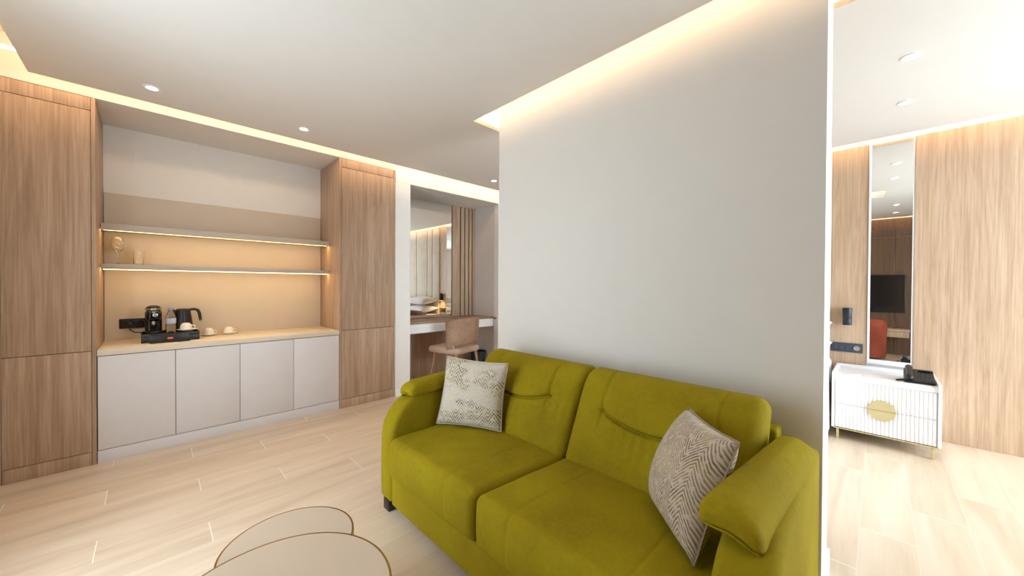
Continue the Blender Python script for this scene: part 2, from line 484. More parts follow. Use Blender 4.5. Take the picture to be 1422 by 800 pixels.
# ------------------------------------------------------------------ wall panels
def panel(nm, y0, y1, mat=OAK_L, x=XR, t=0.012, z1=ZC):
    return struct(nm, box((x - t, y0, 0.0), (x, y1, z1), 0.002), mat)
panel('trim_1', 0.066, 0.311)
panel('trim_2', -1.29, -0.214)
panel('trim_3', -2.38, -1.293)
panel('trim_4', 1.83, 2.075)
panel('trim_5', 2.355, 3.77)
# television wall panelling
bm = bmesh.new()
yy = [-2.38, -1.3, -0.222, 0.93]
for y0, y1 in zip(yy, yy[1:]):
    for z0, z1 in ((0.0, 2.164), (2.17, 2.308), (2.314, ZC)):
        bx(bm, (XL, y0 + 0.003, z0), (XL + 0.018, y1 - 0.003, z1))
struct('trim_6', bm, OAK_D)
# headboard behind the bed
hb = thing('headboard', 'tall cream panelled headboard behind the bed, seen in the desk mirror', 'headboard', (XR - 0.02, 1.07, 0))
ys = [0.305, 0.58, 0.875, 1.347, 1.558, 1.836]
for y0, y1 in zip(ys, ys[1:]):
    bm = bmesh.new(); rbox(bm, (XR - 0.034, y0 + 0.007, 0.02), (XR - 0.006, y1 - 0.007, ZC - 0.002), 0.012, (1, 2, 4), 3)
    obj('panel', bm, UPHO, hb)
obj('backing', box((XR - 0.006, 0.330, 0.001), (XR - 0.002, 1.812, ZC - 0.002)), SHADOW, hb)

# ------------------------------------------------------------------ wardrobes
def wardrobe(x0, x1, label):
    t = thing('wardrobe', label, 'wardrobe', ((x0 + x1) / 2, (YF + YB) / 2, 0))
    yb = YB - 0.002
    bm = bmesh.new()
    bx(bm, (x0, YF + 0.001, 0.0), (x0 + 0.02, yb, ZC - 0.002), 0.001); bx(bm, (x1 - 0.02, YF + 0.001, 0.0), (x1, yb, ZC - 0.002), 0.001)
    bx(bm, (x0 + 0.02, yb - 0.02, 0), (x1 - 0.02, yb, ZC - 0.002)); bx(bm, (x0 + 0.02, YF + 0.03, ZC - 0.03), (x1 - 0.02, yb - 0.02, ZC - 0.004))
    obj('carcass', bm, OAK, t)
    a, b = x0 + 0.022, x1 - 0.022
    obj('fascia', box((a, YF - 0.0, 2.42), (b, YF + 0.022, ZC - 0.003), 0.0012), OAK, t)
    obj('door', box((a, YF, 0.784), (b, YF + 0.022, 2.416), 0.0012), OAK, t)
    obj('door', box((a, YF, 0.092), (b, YF + 0.022, 0.780), 0.0012), OAK, t)
    obj('plinth', box((a, YF + 0.001, 0), (b, YF + 0.022, 0.088), 0.0012), OAK, t)
    return t
wardrobe(XL + 0.004, -0.269, 'tall brown oak wardrobe at the left end of the coffee counter')
wardrobe(1.330, 1.921, 'tall brown oak wardrobe between the coffee counter and the white desk niche')

# ------------------------------------------------------------------ coffee counter
X0, X1 = -0.266, 1.328
bc = thing('base_cabinet', 'long greige base cabinet with four handleless doors under the cream worktop', 'cabinet', ((X0 + X1) / 2, 4.06, 0))
bm = bmesh.new()
bx(bm, (X0, YF + 0.022, 0.0), (X1, YB - 0.002, 0.738))
obj('carcass', bm, SHADOW, bc)
dx = [X0 + 0.001, 0.1305, 0.5285, 0.928, X1 - 0.001]
for p, q in zip(dx, dx[1:]):
    obj('door', box((p + 0.0018, YF, 0.092), (q - 0.0018, YF + 0.021, 0.7395), 0.001), LAM, bc)
obj('plinth', box((X0 + 0.001, YF + 0.001, 0), (X1 - 0.001, YF + 0.021, 0.0875), 0.001), LAM, bc)
ZT = 0.785
solid('worktop', 'cream worktop with a thick white edge above the greige cabinet doors', 'worktop', box((X0, YF - 0.003, 0.744), (X1, YB - 0.002, ZT), 0.002), TOP, ((X0 + X1) / 2, 4.06, 0.744))
bp = obj('backsplash_panel', box((X0, YB - 0.016, ZT), (X1 - 0.001, YB, 1.97), 0.001), LAM_B, None, 0); bp['kind'] = 'structure'; bp.name = 'trim_7'
def shelf(z0, z1, label, up):
    t = thing('wall_shelf', label, 'shelf', ((X0 + X1) / 2, 4.2, z0), 'lit shelves above the coffee counter')
    bm = bmesh.new()
    bx(bm, (X0 + 0.001, 4.06, z0), (X1 - 0.001, 4.075, z1), 0.0015)
    bx(bm, (X0 + 0.001, 4.075, z0 + 0.012), (X1 - 0.001, YB - 0.017, z1))
    obj('board', bm, SHELF, t)
    obj('led_strip', box((X0 + 0.012, 4.0752, z0 + up), (X1 - 0.012, 4.1152, z0 + 0.0115)), SLEDM, t, 0)
shelf(1.645, 1.695, 'upper stone grey shelf with a warm led strip, empty on top', 0.003)
shelf(1.352, 1.392, 'lower stone grey shelf with a warm led strip, carrying the two glasses', -0.001)

# glasses
def wineglass(c):
    bm = bmesh.new()
    lathe(bm, c, [(0.0005, 0.001), (0.034, 0.0015), (0.034, 0.003), (0.008, 0.008), (0.0042, 0.02), (0.0038, 0.085), (0.008, 0.1), (0.026, 0.117), (0.037, 0.14), (0.040, 0.165), (0.036, 0.195), (0.031, 0.214),
                   (0.0298, 0.214), (0.0348, 0.195), (0.0388, 0.165), (0.0358, 0.14), (0.025, 0.1185), (0.006, 0.104), (0.0005, 0.102)], 40)
    return bm
solid('wine_glass', 'stemmed clear wine glass on the lower lit shelf beside the tumbler', 'glass', wineglass((-0.185, 4.2, 1.392)), GLASS, (-0.185, 4.2, 1.392))
bm = bmesh.new()
lathe(bm, (-0.072, 4.2, 1.392), [(0.0005, 0.0005), (0.027, 0.001), (0.029, 0.004), (0.0335, 0.118), (0.0322, 0.118), (0.0275, 0.012), (0.0005, 0.011)], 40)
solid('tumbler', 'straight clear water tumbler on the lower lit shelf right of the wine glass', 'glass', bm, GLASS, (-0.072, 4.2, 1.392))

# socket
t = thing('wall_socket', 'black double wall socket on the backsplash left of the coffee machine', 'socket', (-0.10, YB - 0.016, 0.915))
obj('plate', box((-0.186, YB - 0.026, 0.876), (-0.006, YB - 0.0165, 0.956), 0.004), BLACK, t)
for xc in (-0.125, -0.065):
    bm = bmesh.new(); lathe(bm, (0, 0, 0), [(0.021, 0), (0.021, 0.002), (0.017, 0.002), (0.016, -0.006 + 0.007)], 24)
    bmesh.ops.rotate(bm, verts=bm.verts, cent=(0, 0, 0), matrix=Matrix.Rotation(PI / 2, 3, 'X')); bmesh.ops.translate(bm, verts=bm.verts, vec=(xc, YB - 0.0262, 0.916))
    obj('outlet', bm, BLACKG, t)
bm = bmesh.new()
tube(bm, [(-0.125, YB - 0.05, 0.905), (-0.125, YB - 0.06, 0.87), (-0.10, YB - 0.06, 0.845), (-0.06, YB - 0.06, 0.84), (-0.02, YB - 0.07, 0.85), (0.0, YB - 0.12, 0.86)], 0.0045)
bx(bm, (-0.142, YB - 0.058, 0.898), (-0.108, YB - 0.029, 0.932), 0.006)
tag(obj('power_cord', bm, BLACK), 'black power cord looping from the wall socket to the coffee machine', 'cord')

# tray with drawer front
TZ = 0.068
t = thing('hospitality_tray', 'black welcome tray with raised rim and a red badge on the worktop', 'tray', (0.11, 4.06, ZT))
bm = bmesh.new()
bx(bm, (-0.058, 3.975, ZT), (0.285, 4.245, ZT + 0.045), 0.004)
for a, b in (((-0.058, 3.975), (0.285, 3.985)), ((-0.058, 4.235), (0.285, 4.245)), ((-0.058, 3.985), (-0.048, 4.235)), ((0.275, 3.985), (0.285, 4.235))):
    bx(bm, (a[0], a[1], ZT + 0.04), (b[0], b[1], ZT + TZ), 0.003)
obj('tray_body', bm, BLACK, t)
dr = obj('drawer', box((-0.012, 3.905, ZT + 0.001), (0.222, 3.974, ZT + 0.062), 0.004), BLACK, t)
obj('badge', box((0.088, 3.9035, ZT + 0.027), (0.122, 3.905, ZT + 0.043), 0.0005), RED, dr)
bm = bmesh.new()
for xx in (0.093, 0.099, 0.105, 0.111): bx(bm, (xx, 3.9028, ZT + 0.033), (xx + 0.004, 3.9035, ZT + 0.037))
obj('lettering', bm, PORC, dr)

# coffee machine
cx, cy, z0 = 0.012, 4.11, ZT + 0.0455
t = thing('coffee_machine', 'black upright capsule coffee machine with a silver ring on the tray', 'coffee machine', (cx, cy, z0))
bm = bmesh.new(); rbox(bm, (cx - 0.05, cy - 0.02, z0), (cx + 0.05, cy + 0.105, z0 + 0.205), 0.03, (4, 4, 4), 5)
obj('body', bm, BLACKG, t)
bm = bmesh.new(); rbox(bm, (cx - 0.045, cy - 0.06, z0 + 0.11), (cx + 0.045, cy + 0.01, z0 + 0.2), 0.03, (4, 4, 4), 5)
h = obj('brew_head', bm, BLACKG, t)
bm = bmesh.new(); rod(bm, (cx, cy - 0.03, z0 + 0.085), (cx, cy - 0.03, z0 + 0.115), 0.012, 0.016); obj('spout', bm, STEEL, h)
bm = bmesh.new(); lathe(bm, (cx + 0.01, 0, 0), [(0.015, 0), (0.015, 0.003), (0.011, 0.004)], 24)
bmesh.ops.rotate(bm, verts=bm.verts, cent=(0, 0, 0), matrix=Matrix.Rotation(PI / 2, 3, 'X')); bmesh.ops.translate(bm, verts=bm.verts, vec=(0, cy - 0.059, z0 + 0.165))
obj('button', bm, STEEL, h)
bm = bmesh.new(); lathe(bm, (cx, cy + 0.03, z0 + 0.2), [(0.046, 0), (0.05, 0.004), (0.05, 0.012), (0.045, 0.016)], 32); obj('ring', bm, STEEL, t)
bm = bmesh.new(); lathe(bm, (cx, cy + 0.03, z0 + 0.214), [(0.044, 0), (0.044, 0.008), (0.034, 0.018), (0.015, 0.024), (0.001, 0.025)], 32); obj('lid', bm, BLACK, t)
bm = bmesh.new(); lathe(bm, (cx, cy - 0.03, z0), [(0.046, 0), (0.048, 0.004), (0.048, 0.03), (0.044, 0.034)], 32); obj('drip_tray', bm, BLACK, t)

# bottle
c = (0.113, 4.085, ZT + 0.0455)
t = thing('water_bottle', 'clear plastic water bottle with pale blue label and cap on the tray', 'bottle', c)
bm = bmesh.new(); lathe(bm, c, [(0.0005, 0.002), (0.026, 0.0), (0.031, 0.006), (0.0315, 0.06), (0.030, 0.075), (0.0315, 0.09), (0.0315, 0.135), (0.028, 0.155), (0.016, 0.185), (0.0135, 0.19), (0.0135, 0.203), (0.0005, 0.203)], 32)
obj('bottle_body', bm, PET, t)
bm = bmesh.new(); lathe(bm, c, [(0.0322, 0.088), (0.0326, 0.089), (0.0326, 0.132), (0.0322, 0.133)], 32, False); obj('label', bm, LABEL, t)
bm = bmesh.new(); lathe(bm, c, [(0.0155, 0.196), (0.016, 0.198), (0.016, 0.215), (0.014, 0.218), (0.0005, 0.2185)], 24); obj('cap', bm, BLUE, t)

# kettle
kx, ky, kz = 0.19, 4.158, ZT + 0.0455
t = thing('kettle', 'black electric kettle with a hooked handle at the back of the tray', 'kettle', (kx, ky, kz))
bm = bmesh.new(); lathe(bm, (kx, ky, kz + 0.012), [(0.066, 0), (0.068, 0.004), (0.064, 0.06), (0.056, 0.12), (0.049, 0.17), (0.046, 0.182), (0.043, 0.184)], 36); obj('body', bm, BLACK, t)
bm = bmesh.new(); lathe(bm, (kx, ky, kz), [(0.069, 0), (0.069, 0.008), (0.066, 0.012)], 36); obj('power_base', bm, BLACK, t)
bm = bmesh.new(); lathe(bm, (kx, ky, kz + 0.196), [(0.043, 0), (0.04, 0.006), (0.02, 0.009), (0.001, 0.01)], 32); obj('lid', bm, BLACK, t)
bm = bmesh.new(); tube(bm, [(kx + 0.035, ky, kz + 0.192), (kx + 0.07, ky - 0.002, kz + 0.197), (kx + 0.095, ky - 0.003, kz + 0.188), (kx + 0.106, ky - 0.004, kz + 0.16), (kx + 0.111, ky - 0.004, kz + 0.125), (kx + 0.114, ky - 0.004, kz + 0.1)], [0.011, 0.012, 0.0125, 0.012, 0.011, 0.0095], 12)
hd = obj('handle', bm, BLACK, t)
bm = bmesh.new(); rod(bm, (kx + 0.1135, ky - 0.004, kz + 0.103), (kx + 0.1155, ky - 0.004, kz + 0.088), 0.0098, 0.0085); obj('handle_tip', bm, STEEL, hd)
bm = bmesh.new(); rod(bm, (kx - 0.04, ky, kz + 0.165), (kx - 0.068, ky, kz + 0.196), 0.018, 0.012); obj('spout', bm, BLACK, t)

# cups upside down on saucers
def saucer(c, label):
    bm = bmesh.new()
    lathe(bm, c, [(0.0005, 0.0005), (0.034, 0.0), (0.036, 0.003), (0.068, 0.012), (0.070, 0.0145), (0.066, 0.0145), (0.036, 0.0065), (0.0005, 0.006)], 40)
    return solid('saucer', label, 'saucer', bm, PORC, c, 'saucers on the coffee counter')
def cup(c, label, ang):
    t = thing('coffee_cup', label, 'cup', c, 'upturned coffee cups')
    bm = bmesh.new()
    lathe(bm, (0, 0, 0), [(0.039, 0.0), (0.0405, 0.001), (0.0405, 0.012), (0.038, 0.03), (0.032, 0.046), (0.025, 0.054), (0.023, 0.058), (0.020, 0.058), (0.019, 0.055), (0.0005, 0.055)], 36, False)
    obj('bowl', bm, PORC, t, local=True)
    bm = bmesh.new(); ca, sa = math.cos(ang), math.sin(ang)
    tube(bm, [(ca * r, sa * r, z) for r, z in ((0.037, 0.012), (0.052, 0.01), (0.061, 0.018), (0.061, 0.03), (0.051, 0.038), (0.034, 0.039))], 0.0042, 10)
    obj('handle', bm, PORC, t, local=True)
saucer((0.214, 4.06, ZT + TZ - 0.0), 'white saucer on the black tray in front of the kettle')
cup((0.205, 4.06, ZT + TZ + 0.0075), 'white cup upturned on the black tray in front of the kettle', -0.4)
saucer((0.362, 4.2, ZT), 'white saucer on the worktop next to the black tray')
cup((0.362, 4.2, ZT + 0.0075), 'white cup upturned on the worktop next to the black tray', -0.5)
saucer((0.508, 4.215, ZT), 'white saucer on the worktop farthest from the black tray')
cup((0.508, 4.215, ZT + 0.0075), 'white cup upturned on the worktop farthest from the black tray', -0.7)

# ------------------------------------------------------------------ desk niche
NX0, NX1 = 2.106, 3.487
t = thing('desk', 'built-in oak topped desk with white apron drawers in the niche', 'desk', (2.8, 4.1, 0))
obj('desk_top', box((NX0 + 0.001, 3.885, 0.768), (NX1 - 0.001, YB - 0.002, 0.79), 0.0015), OAK_X, t)
for p, q in ((NX0 + 0.002, 2.797), (2.80, NX1 - 0.002)):
    bm = bmesh.new()
    bx(bm, (p, 3.889, 0.658), (q, 4.25, 0.767), 0.001)
    for k in range(4): bx(bm, (p, 3.8868, 0.664 + k * 0.0262), (q, 3.8892, 0.664 + k * 0.0262 + 0.0215), 0.001)
    obj('drawer', bm, LACQ, t)
obj('back_panel', box((NX0 + 0.022, YB - 0.02, 0.0), (NX1 - 0.001, YB - 0.002, 0.767)), OAK, t)
obj('side_panel', box((NX0 + 0.001, 3.9, 0.0), (NX0 + 0.021, YB - 0.002, 0.657)), OAK, t)
t = thing('wall_mirror', 'wide frameless mirror above the oak desk in the niche', 'mirror', (2.6, YB, 0.79))
obj('mirror_glass', box((NX0 + 0.001, YB - 0.017, 0.808), (3.078, YB - 0.012, 2.388)), MIRROR, t, 0)
obj('backing', box((NX0 + 0.001, YB - 0.0118, 0.808), (3.078, YB - 0.002, 2.388)), DARK, t, 0)
obj('ledge', box((NX0 + 0.001, YB - 0.022, 0.7905), (3.078, YB - 0.002, 0.8078), 0.001), OAK_X, t)
t = thing('slat_panel', 'vertical oak slat panel beside the desk mirror', 'wall panel', (3.28, YB, 0.79))
obj('backing', box((3.080, YB - 0.012, 0.7905), (NX1 - 0.001, YB - 0.002, 2.388)), SHADOW, t)
for p, q in ((3.080, 3.212), (3.232, 3.292), (3.310, 3.366), (3.384, 3.432), (3.448, NX1 - 0.002)):
    obj('slat', box((p, YB - 0.034, 0.791), (q, YB - 0.012, 2.387), 0.002), OAK, t)
struct('trim_8', box((NX1 - 0.012, YF - 0.002, 0), (NX1 + 0.0, YF + 0.085, 2.388), 0.001), WHITE)
bm = bmesh.new(); rod(bm, (NX1 - 0.012, 3.815, 0.778), (NX1 - 0.03, 3.815, 0.778), 0.009); rod(bm, (NX1 - 0.03, 3.815, 0.778), (NX1 - 0.05, 3.815, 0.778), 0.018, 0.016, 20)
solid('door_stop', 'small round bronze door stop on the edge of the desk niche', 'door stop', bm, BRASS, (NX1 - 0.012, 3.815, 0.778))
# bin
t = thing('waste_bin', 'dark teal waste bin under the right end of the desk', 'bin', (3.36, 4.08, 0))
bm = bmesh.new(); lathe(bm, (3.36, 4.08, 0), [(0.085, 0), (0.09, 0.004), (0.112, 0.285), (0.108, 0.285), (0.086, 0.01)], 36); obj('bucket', bm, BIN, t)
bm = bmesh.new(); lathe(bm, (3.36, 4.08, 0.28), [(0.109, 0), (0.116, 0.002), (0.116, 0.01), (0.109, 0.012)], 36, False); obj('rim', bm, BIN, t)

# desk chair
def desk_chair(loc, rz):
    t = thing('desk_chair', 'taupe velvet desk chair with pale wooden legs at the oak desk', 'chair', loc)
    def crown(P):
        P = P.copy(); s = (P[:, 2] > 0.44); rr = np.hypot(P[:, 0] / 0.25, P[:, 1] / 0.25)
        P[:, 2] += np.where(s, 0.012 * np.clip(1 - rr, 0, 1), 0)
        f = 1 - 0.10 * np.clip(-P[:, 1] / 0.24, 0, 1) ** 2
        P[:, 0] *= f
        return P
    bm = bmesh.new(); rbox(bm, (-0.238, -0.22, 0.405), (0.238, 0.25, 0.485), 0.035, (10, 10, 2), 4, crown); obj('seat', bm, TAUPE_L, t, local=True)
    # curved shell back
    bm = bmesh.new(); NA, NZ = 36, 14; A = math.radians(74)
    front, back = [], []
    for i in range(NA + 1):
        a = -A + 2 * A * i / NA; e = abs(a) / A
        zb = 0.520 - 0.06 * e ** 2; zt = 0.845 - 0.05 * e ** 3
        c0, c1 = [], []
        for j in range(NZ + 1):
            s = j / NZ; z = zb + (zt - zb) * s
            th = 0.026 * (1 - max(0, (s - 0.85) / 0.15) ** 2 * 0.75) * (1 - max(0, (0.15 - s) / 0.15) ** 2 * 0.75) * (1 - max(0, (e - 0.88) / 0.12) ** 2 * 0.75)
            R = 0.255 + 0.02 * s
            for lst, rr in ((c0, R - th), (c1, R + th)):
                lst.append(bm.verts.new((rr * math.sin(a), -rr * math.cos(a) * 1.0 + 0.0, z)))
        front.append(c0); back.append(c1)
    for g, fl in ((front, 1), (back, 0)):
        for i in range(NA):
            for j in range(NZ):
                q = (g[i][j], g[i + 1][j], g[i + 1][j + 1], g[i][j + 1]); bm.faces.new(q if fl else q[::-1])
    for i in range(NA):
        for j in (0, NZ): bm.faces.new((front[i][j], back[i][j], back[i + 1][j], front[i + 1][j]))
    for j in range(NZ):
        for i in (0, NA): bm.faces.new((front[i][j], front[i][j + 1], back[i][j + 1], back[i][j]))
    obj('backrest', bm, TAUPE, t, 60, local=True)
    for sx in (-1, 1):
        for sy in (-1, 1):
            bm = bmesh.new(); rod(bm, (sx * 0.185, sy * 0.17, 0.41), (sx * 0.235, sy * 0.225, 0.0), 0.018, 0.011)
            obj('leg', bm, LEGW, t, local=True)
        bm = bmesh.new(); rod(bm, (sx * 0.205, -0.165, 0.43), (sx * 0.232, -0.145, 0.6), 0.012, 0.010); obj('back_bracket', bm, TAUPE_L, t, local=True)
    t.rotation_euler = (0, 0, rz)
    return t
desk_chair((2.735, 3.765, 0), 0.22)

# ------------------------------------------------------------------ sofa
SY0_, SY1_, SC = 0.150, 1.975, 1.070
sofa = thing('sofa', 'olive green two seat fabric sofa against the white partition wall', 'sofa', (1.40, SC, 0))
bm = bmesh.new(); rbox(bm, (0.918, 0.287, 0.055), (1.80, 1.843, 0.215), 0.012, (4, 8, 2), 3); obj('base_panel', bm, SOFA, sofa)
def arm_prof():
    P = [(1.83, 0.06), (1.83, 0.60), (1.82, 0.625), (1.79, 0.635)]
    P += [(1.30, 0.635), (1.20, 0.632)]
    for k in range(9):
        a = PI / 2 + PI / 2 * k / 8
        P.append((1.14 + 0.225 * math.cos(a), 0.405 + 0.225 * math.sin(a)))
    P += [(0.912, 0.30), (0.912, 0.15), (0.914, 0.08), (0.925, 0.06)]
    # densify, counter-clockwise in XZ with X right, Z up
    Q = []
    for a, b in zip(P, P[1:] + P[:1]):
        n = max(1, int(math.dist(a, b) / 0.05))
        for i in range(n): Q.append((a[0] + (b[0] - a[0]) * i / n, a[1] + (b[1] - a[1]) * i / n))
    return Q
for y0, y1 in ((SY0_, 0.285), (1.845, SY1_)):
    bm = bmesh.new(); extrude_y(bm, arm_prof(), y0, y1, 0.03); obj('arm', bm, SOFA, sofa, 50)
def arm_pad(out):
    """padded arm cushion; out = -1 right arm (small y), +1 left arm"""
    y0, y1 = (0.145, 0.335) if out < 0 else (1.80, 1.985)
    ym = (y0 + y1) / 2
    def sh(P):
        P = P.copy(); s = (P[:, 1] - ym) * out / ((y1 - y0) / 2)      # +1 outer side
        u = (P[:, 0] - 1.0) / 0.68
        P[:, 2] -= 0.035 * np.clip(s, 0, 1.2) ** 1.5 + 0.006 * np.clip(-s, 0, 1) ** 2
        P[:, 2] += 0.012 * (1 - (2 * u - 1) ** 2) * (1 - s ** 2)
        nose = np.clip((0.10 - u) / 0.20, 0, 1)
        P[:, 2] = 0.655 + (P[:, 2] - 0.655) * (1 - 0.45 * nose)
        P[:, 2] -= 0.006 * nose
        P[:, 1] += out * 0.075 * np.clip(u, 0, 1) * np.clip(0.5 - s * 0.5, 0, 1)       # inner edge runs outward to the back
        P[:, 1] -= out * 0.040 * np.clip(1 - u, 0, 1.1) * np.clip(0.5 + s * 0.5, 0, 1)  # outer edge drawn in at the front
        cr = np.exp(-((u - 0.72) / 0.16) ** 2) * np.sin(u * 150 + s * 3)
        P[:, 2] += 0.0013 * cr * (P[:, 2] > 0.66)
        return P
    bm = bmesh.new(); rbox(bm, (1.015, y0, 0.622), (1.685, y1, 0.698), 0.030, (60, 12, 2), 6, sh)
    o = obj('armrest_pad', bm, SOFA, sofa, 60)
    bm = bmesh.new(); pts = []
    for k in range(25):
        y = y0 + 0.012 + (y1 - y0 - 0.024) * k / 24; s = (y - ym) * out / ((y1 - y0) / 2)
        e = abs(2 * (k / 24) - 1)
        pts.append((1.016 + 0.012 * e ** 4, y - out * 0.040 * max(0, 0.5 + 0.5 * s), 0.634 - 0.035 * max(0, s) ** 1.5))
    tube(bm, pts, 0.003, 8); obj('piping', bm, SOFA, o)
arm_pad(-1); arm_pad(1)
def seat(y0, y1, gy, k0, k1):
    def sh(P):
        P = P.copy()
        sx = np.clip((P[:, 0] - 0.885) / 0.56, 0, 1)
        fan = 0.05 * (1 - np.clip((P[:, 0] - 0.9) / 0.48, 0, 1))
        t = np.clip((P[:, 1] - y0) / (y1 - y0), 0, 1)
        base_y = P[:, 1].copy(); P[:, 1] += fan * (k0 * (1 - t) + k1 * t)
        sy = t
        top = np.clip((P[:, 2] - 0.30) / 0.10, 0, 1)
        P[:, 2] += top * (0.012 * (4 * sx * (1 - sx)) * (4 * sy * (1 - sy)) ** 0.6)
        fr = np.clip((0.98 - P[:, 0]) / 0.06, 0, 1)
        P[:, 0] -= fr * 0.018 * np.sin(np.clip((P[:, 2] - 0.20) / 0.22, 0, 1) * PI) * (4 * sy * (1 - sy)) ** 0.4
        for g in gy:
            d = np.exp(-((base_y - g) / 0.006) ** 2)
            P[:, 2] -= top * d * 0.0032; P[:, 0] += fr * d * 0.0030
        P[:, 2] += top * 0.0015 * np.sin(P[:, 0] * 31 + 2 * np.sin(P[:, 1] * 9)) * np.sin(P[:, 1] * 23)
        return P
    bm = bmesh.new(); rbox(bm, (0.900, y0, 0.212), (1.50, y1, 0.422), 0.034, (36, 110, 10), 6, sh)
    return obj('seat_cushion', bm, SOFA, sofa, 60)
seat(0.290, SC - 0.004, (0.885, 0.475), 0, 1); seat(SC + 0.004, 1.842, (1.272, 1.655), 1, 0)
def back(y0, y1, s0, s1):
    """leaning back cushion with a head roll over a curved fold; s0, s1 = Y of its two vertical seams"""
    ang = math.radians(26); H = 0.505; T = 0.20
    ca, sa = math.cos(ang), math.sin(ang)
    def sh(P):
        # local: x = depth (front is low), y along the sofa, z up the cushion
        P = P.copy(); x, y, z = P[:, 0].copy(), P[:, 1].copy(), P[:, 2].copy()
        front = np.clip((0.10 - x) / 0.06, 0, 1)
        sy = np.clip((y - y0) / (y1 - y0), 0, 1); sz = np.clip(z / H, 0, 1)
        edge = (4 * sy * (1 - sy)) ** 0.5
        d = 0.018 * edge * np.sin(sz * PI)                       # general crown
        t = np.clip((y - s0) / (s1 - s0), 0, 1)
        inside = 1 / (1 + np.exp(-(y - s0) / 0.012)) * 1 / (1 + np.exp((y - s1) / 0.012))
        fold = 0.300 - 0.050 * (1 - (2 * t - 1) ** 2) 
        up = 1 / (1 + np.exp(-(z - fold) / 0.010))
        d += 0.020 * inside * up * np.clip(1 - (z - fold) / 0.26, 0, 1) ** 0.5       # head roll swells above the fold
        d += 0.010 * inside * (1 - up) * np.exp(-((z - fold + 0.10) / 0.09) ** 2)
        d -= 0.028 * np.exp(-((z - fold) / 0.007) ** 2) * inside
        for s in (s0, s1):
            near = np.exp(-((y - s) / 0.0085) ** 2)
            d -= 0.011 * near * np.where(z > 0.29, 1.0, np.clip(1 - (0.29 - z) / 0.10, 0, 1))
            d -= 0.014 * np.exp(-((y - s) / 0.04) ** 2 - ((z - 0.30) / 0.035) ** 2)
        # soft pulls under the fold
        d += 0.0022 * np.sin(y * 95 + 3 * np.sin(y * 17)) * np.exp(-((z - fold + 0.06) / 0.06) ** 2) * (1 - up)
        x2 = x - front * d
        # roll the top backwards
        x2 += 0.05 * np.clip((sz - 0.75) / 0.25, 0, 1) ** 2 * front
        P[:, 0] = 1.385 + x2 * ca + z * sa * 1.0
        P[:, 2] = 0.385 + z * ca - x2 * sa * 0.55
        P[:, 1] = y
        return P
    bm = bmesh.new(); rbox(bm, (0.0, y0, 0.0), (T, y1, H), 0.052, (4, 120, 66), 7, sh)
    o = obj('back_cushion', bm, SOFA, sofa, 60)
    yy_ = np.linspace(s0 + 0.004, s1 - 0.004, 41); tt = (yy_ - s0) / (s1 - s0)
    Q = sh(np.stack([np.zeros(41), yy_, 0.300 - 0.050 * (1 - (2 * tt - 1) ** 2)], 1))
    bm = bmesh.new(); tube(bm, [(q[0] - 0.004, q[1], q[2] + 0.001) for q in Q], 0.005, 8); obj('piping', bm, SOFA, o)
    return o
back(0.288, SC - 0.002, 0.425, 0.912); back(SC + 0.002, 1.850, 1.235, 1.690)
bm = bmesh.new(); rbox(bm, (1.75, 0.272, 0.10), (1.845, 1.86, 0.68), 0.015, (1, 4, 4), 3); obj('back_frame', bm, SOFA, sofa)
for x, y in ((0.920, 1.875), (0.920, 0.175), (1.75, 1.875), (1.75, 0.175)):
    obj('leg', box((x, y, 0), (x + 0.055, y + 0.065, 0.06), 0.003), BLACK, sofa)

# cushions
def pillow_bm(c, thick, n=26, front=0.6, pinch=0.06, bow=(0, 0)):
    """c = four corners (bl, br, tr, tl) as seen from the front"""
    c = [Vector(p) for p in c]
    bm = bmesh.new(); uvl = bm.loops.layers.uv.new('UVMap')
    nrm = ((c[1] - c[0]).cross(c[3] - c[0])).normalized()
    G = []
    for sd in (1, -1):
        g = []
        for i in range(n + 1):
            row = []
            for j in range(n + 1):
                u, v = i / n, j / n
                a, b = 2 * u - 1, 2 * v - 1
                pa = a * (1 - pinch * (1 - b * b)); pb = b * (1 - pinch * (1 - a * a))
                uu, vv = (pa + 1) / 2, (pb + 1) / 2
                p = (c[0] * (1 - uu) + c[1] * uu) * (1 - vv) + (c[3] * (1 - uu) + c[2] * uu) * vv
                h = ((1 - a ** 2) * (1 - b ** 2)) ** 0.46
                amt = thick * (front if sd > 0 else (1 - front)) * h * sd
                amt += 0.004 * math.sin(7 * u + 3 * v) * h
                row.append((p + nrm * amt, (u, v)))
            g.append(row)
        G.append(g)
    V = [[[None] * (n + 1) for _ in range(n + 1)] for _ in range(2)]
    for s in range(2):
        for i in range(n + 1):
            for j in range(n + 1):
                rim = i in (0, n) or j in (0, n)
                V[s][i][j] = V[0][i][j] if (s == 1 and rim) else bm.verts.new(G[s][i][j][0])
    for s in range(2):
        for i in range(n):
            for j in range(n):
                ids = [(i, j), (i + 1, j), (i + 1, j + 1), (i, j + 1)]
                if s: ids.reverse()
                try: f = bm.faces.new([V[s][a][b] for a, b in ids])
                except ValueError: continue
                for lp, (a, b) in zip(f.loops, ids): lp[uvl].uv = (a / n, b / n)
    return bm, nrm
PM1 = pillow_mat('beige_herringbone_weave', srgb(206, 195, 178), srgb(108, 88, 62), srgb(138, 126, 66), 6, 18, 1.7, 0.75)
PM2 = pillow_mat('taupe_chevron_weave', srgb(198, 180, 160), srgb(100, 80, 58), srgb(126, 114, 58), 4, 24, 4.3, 0.2)
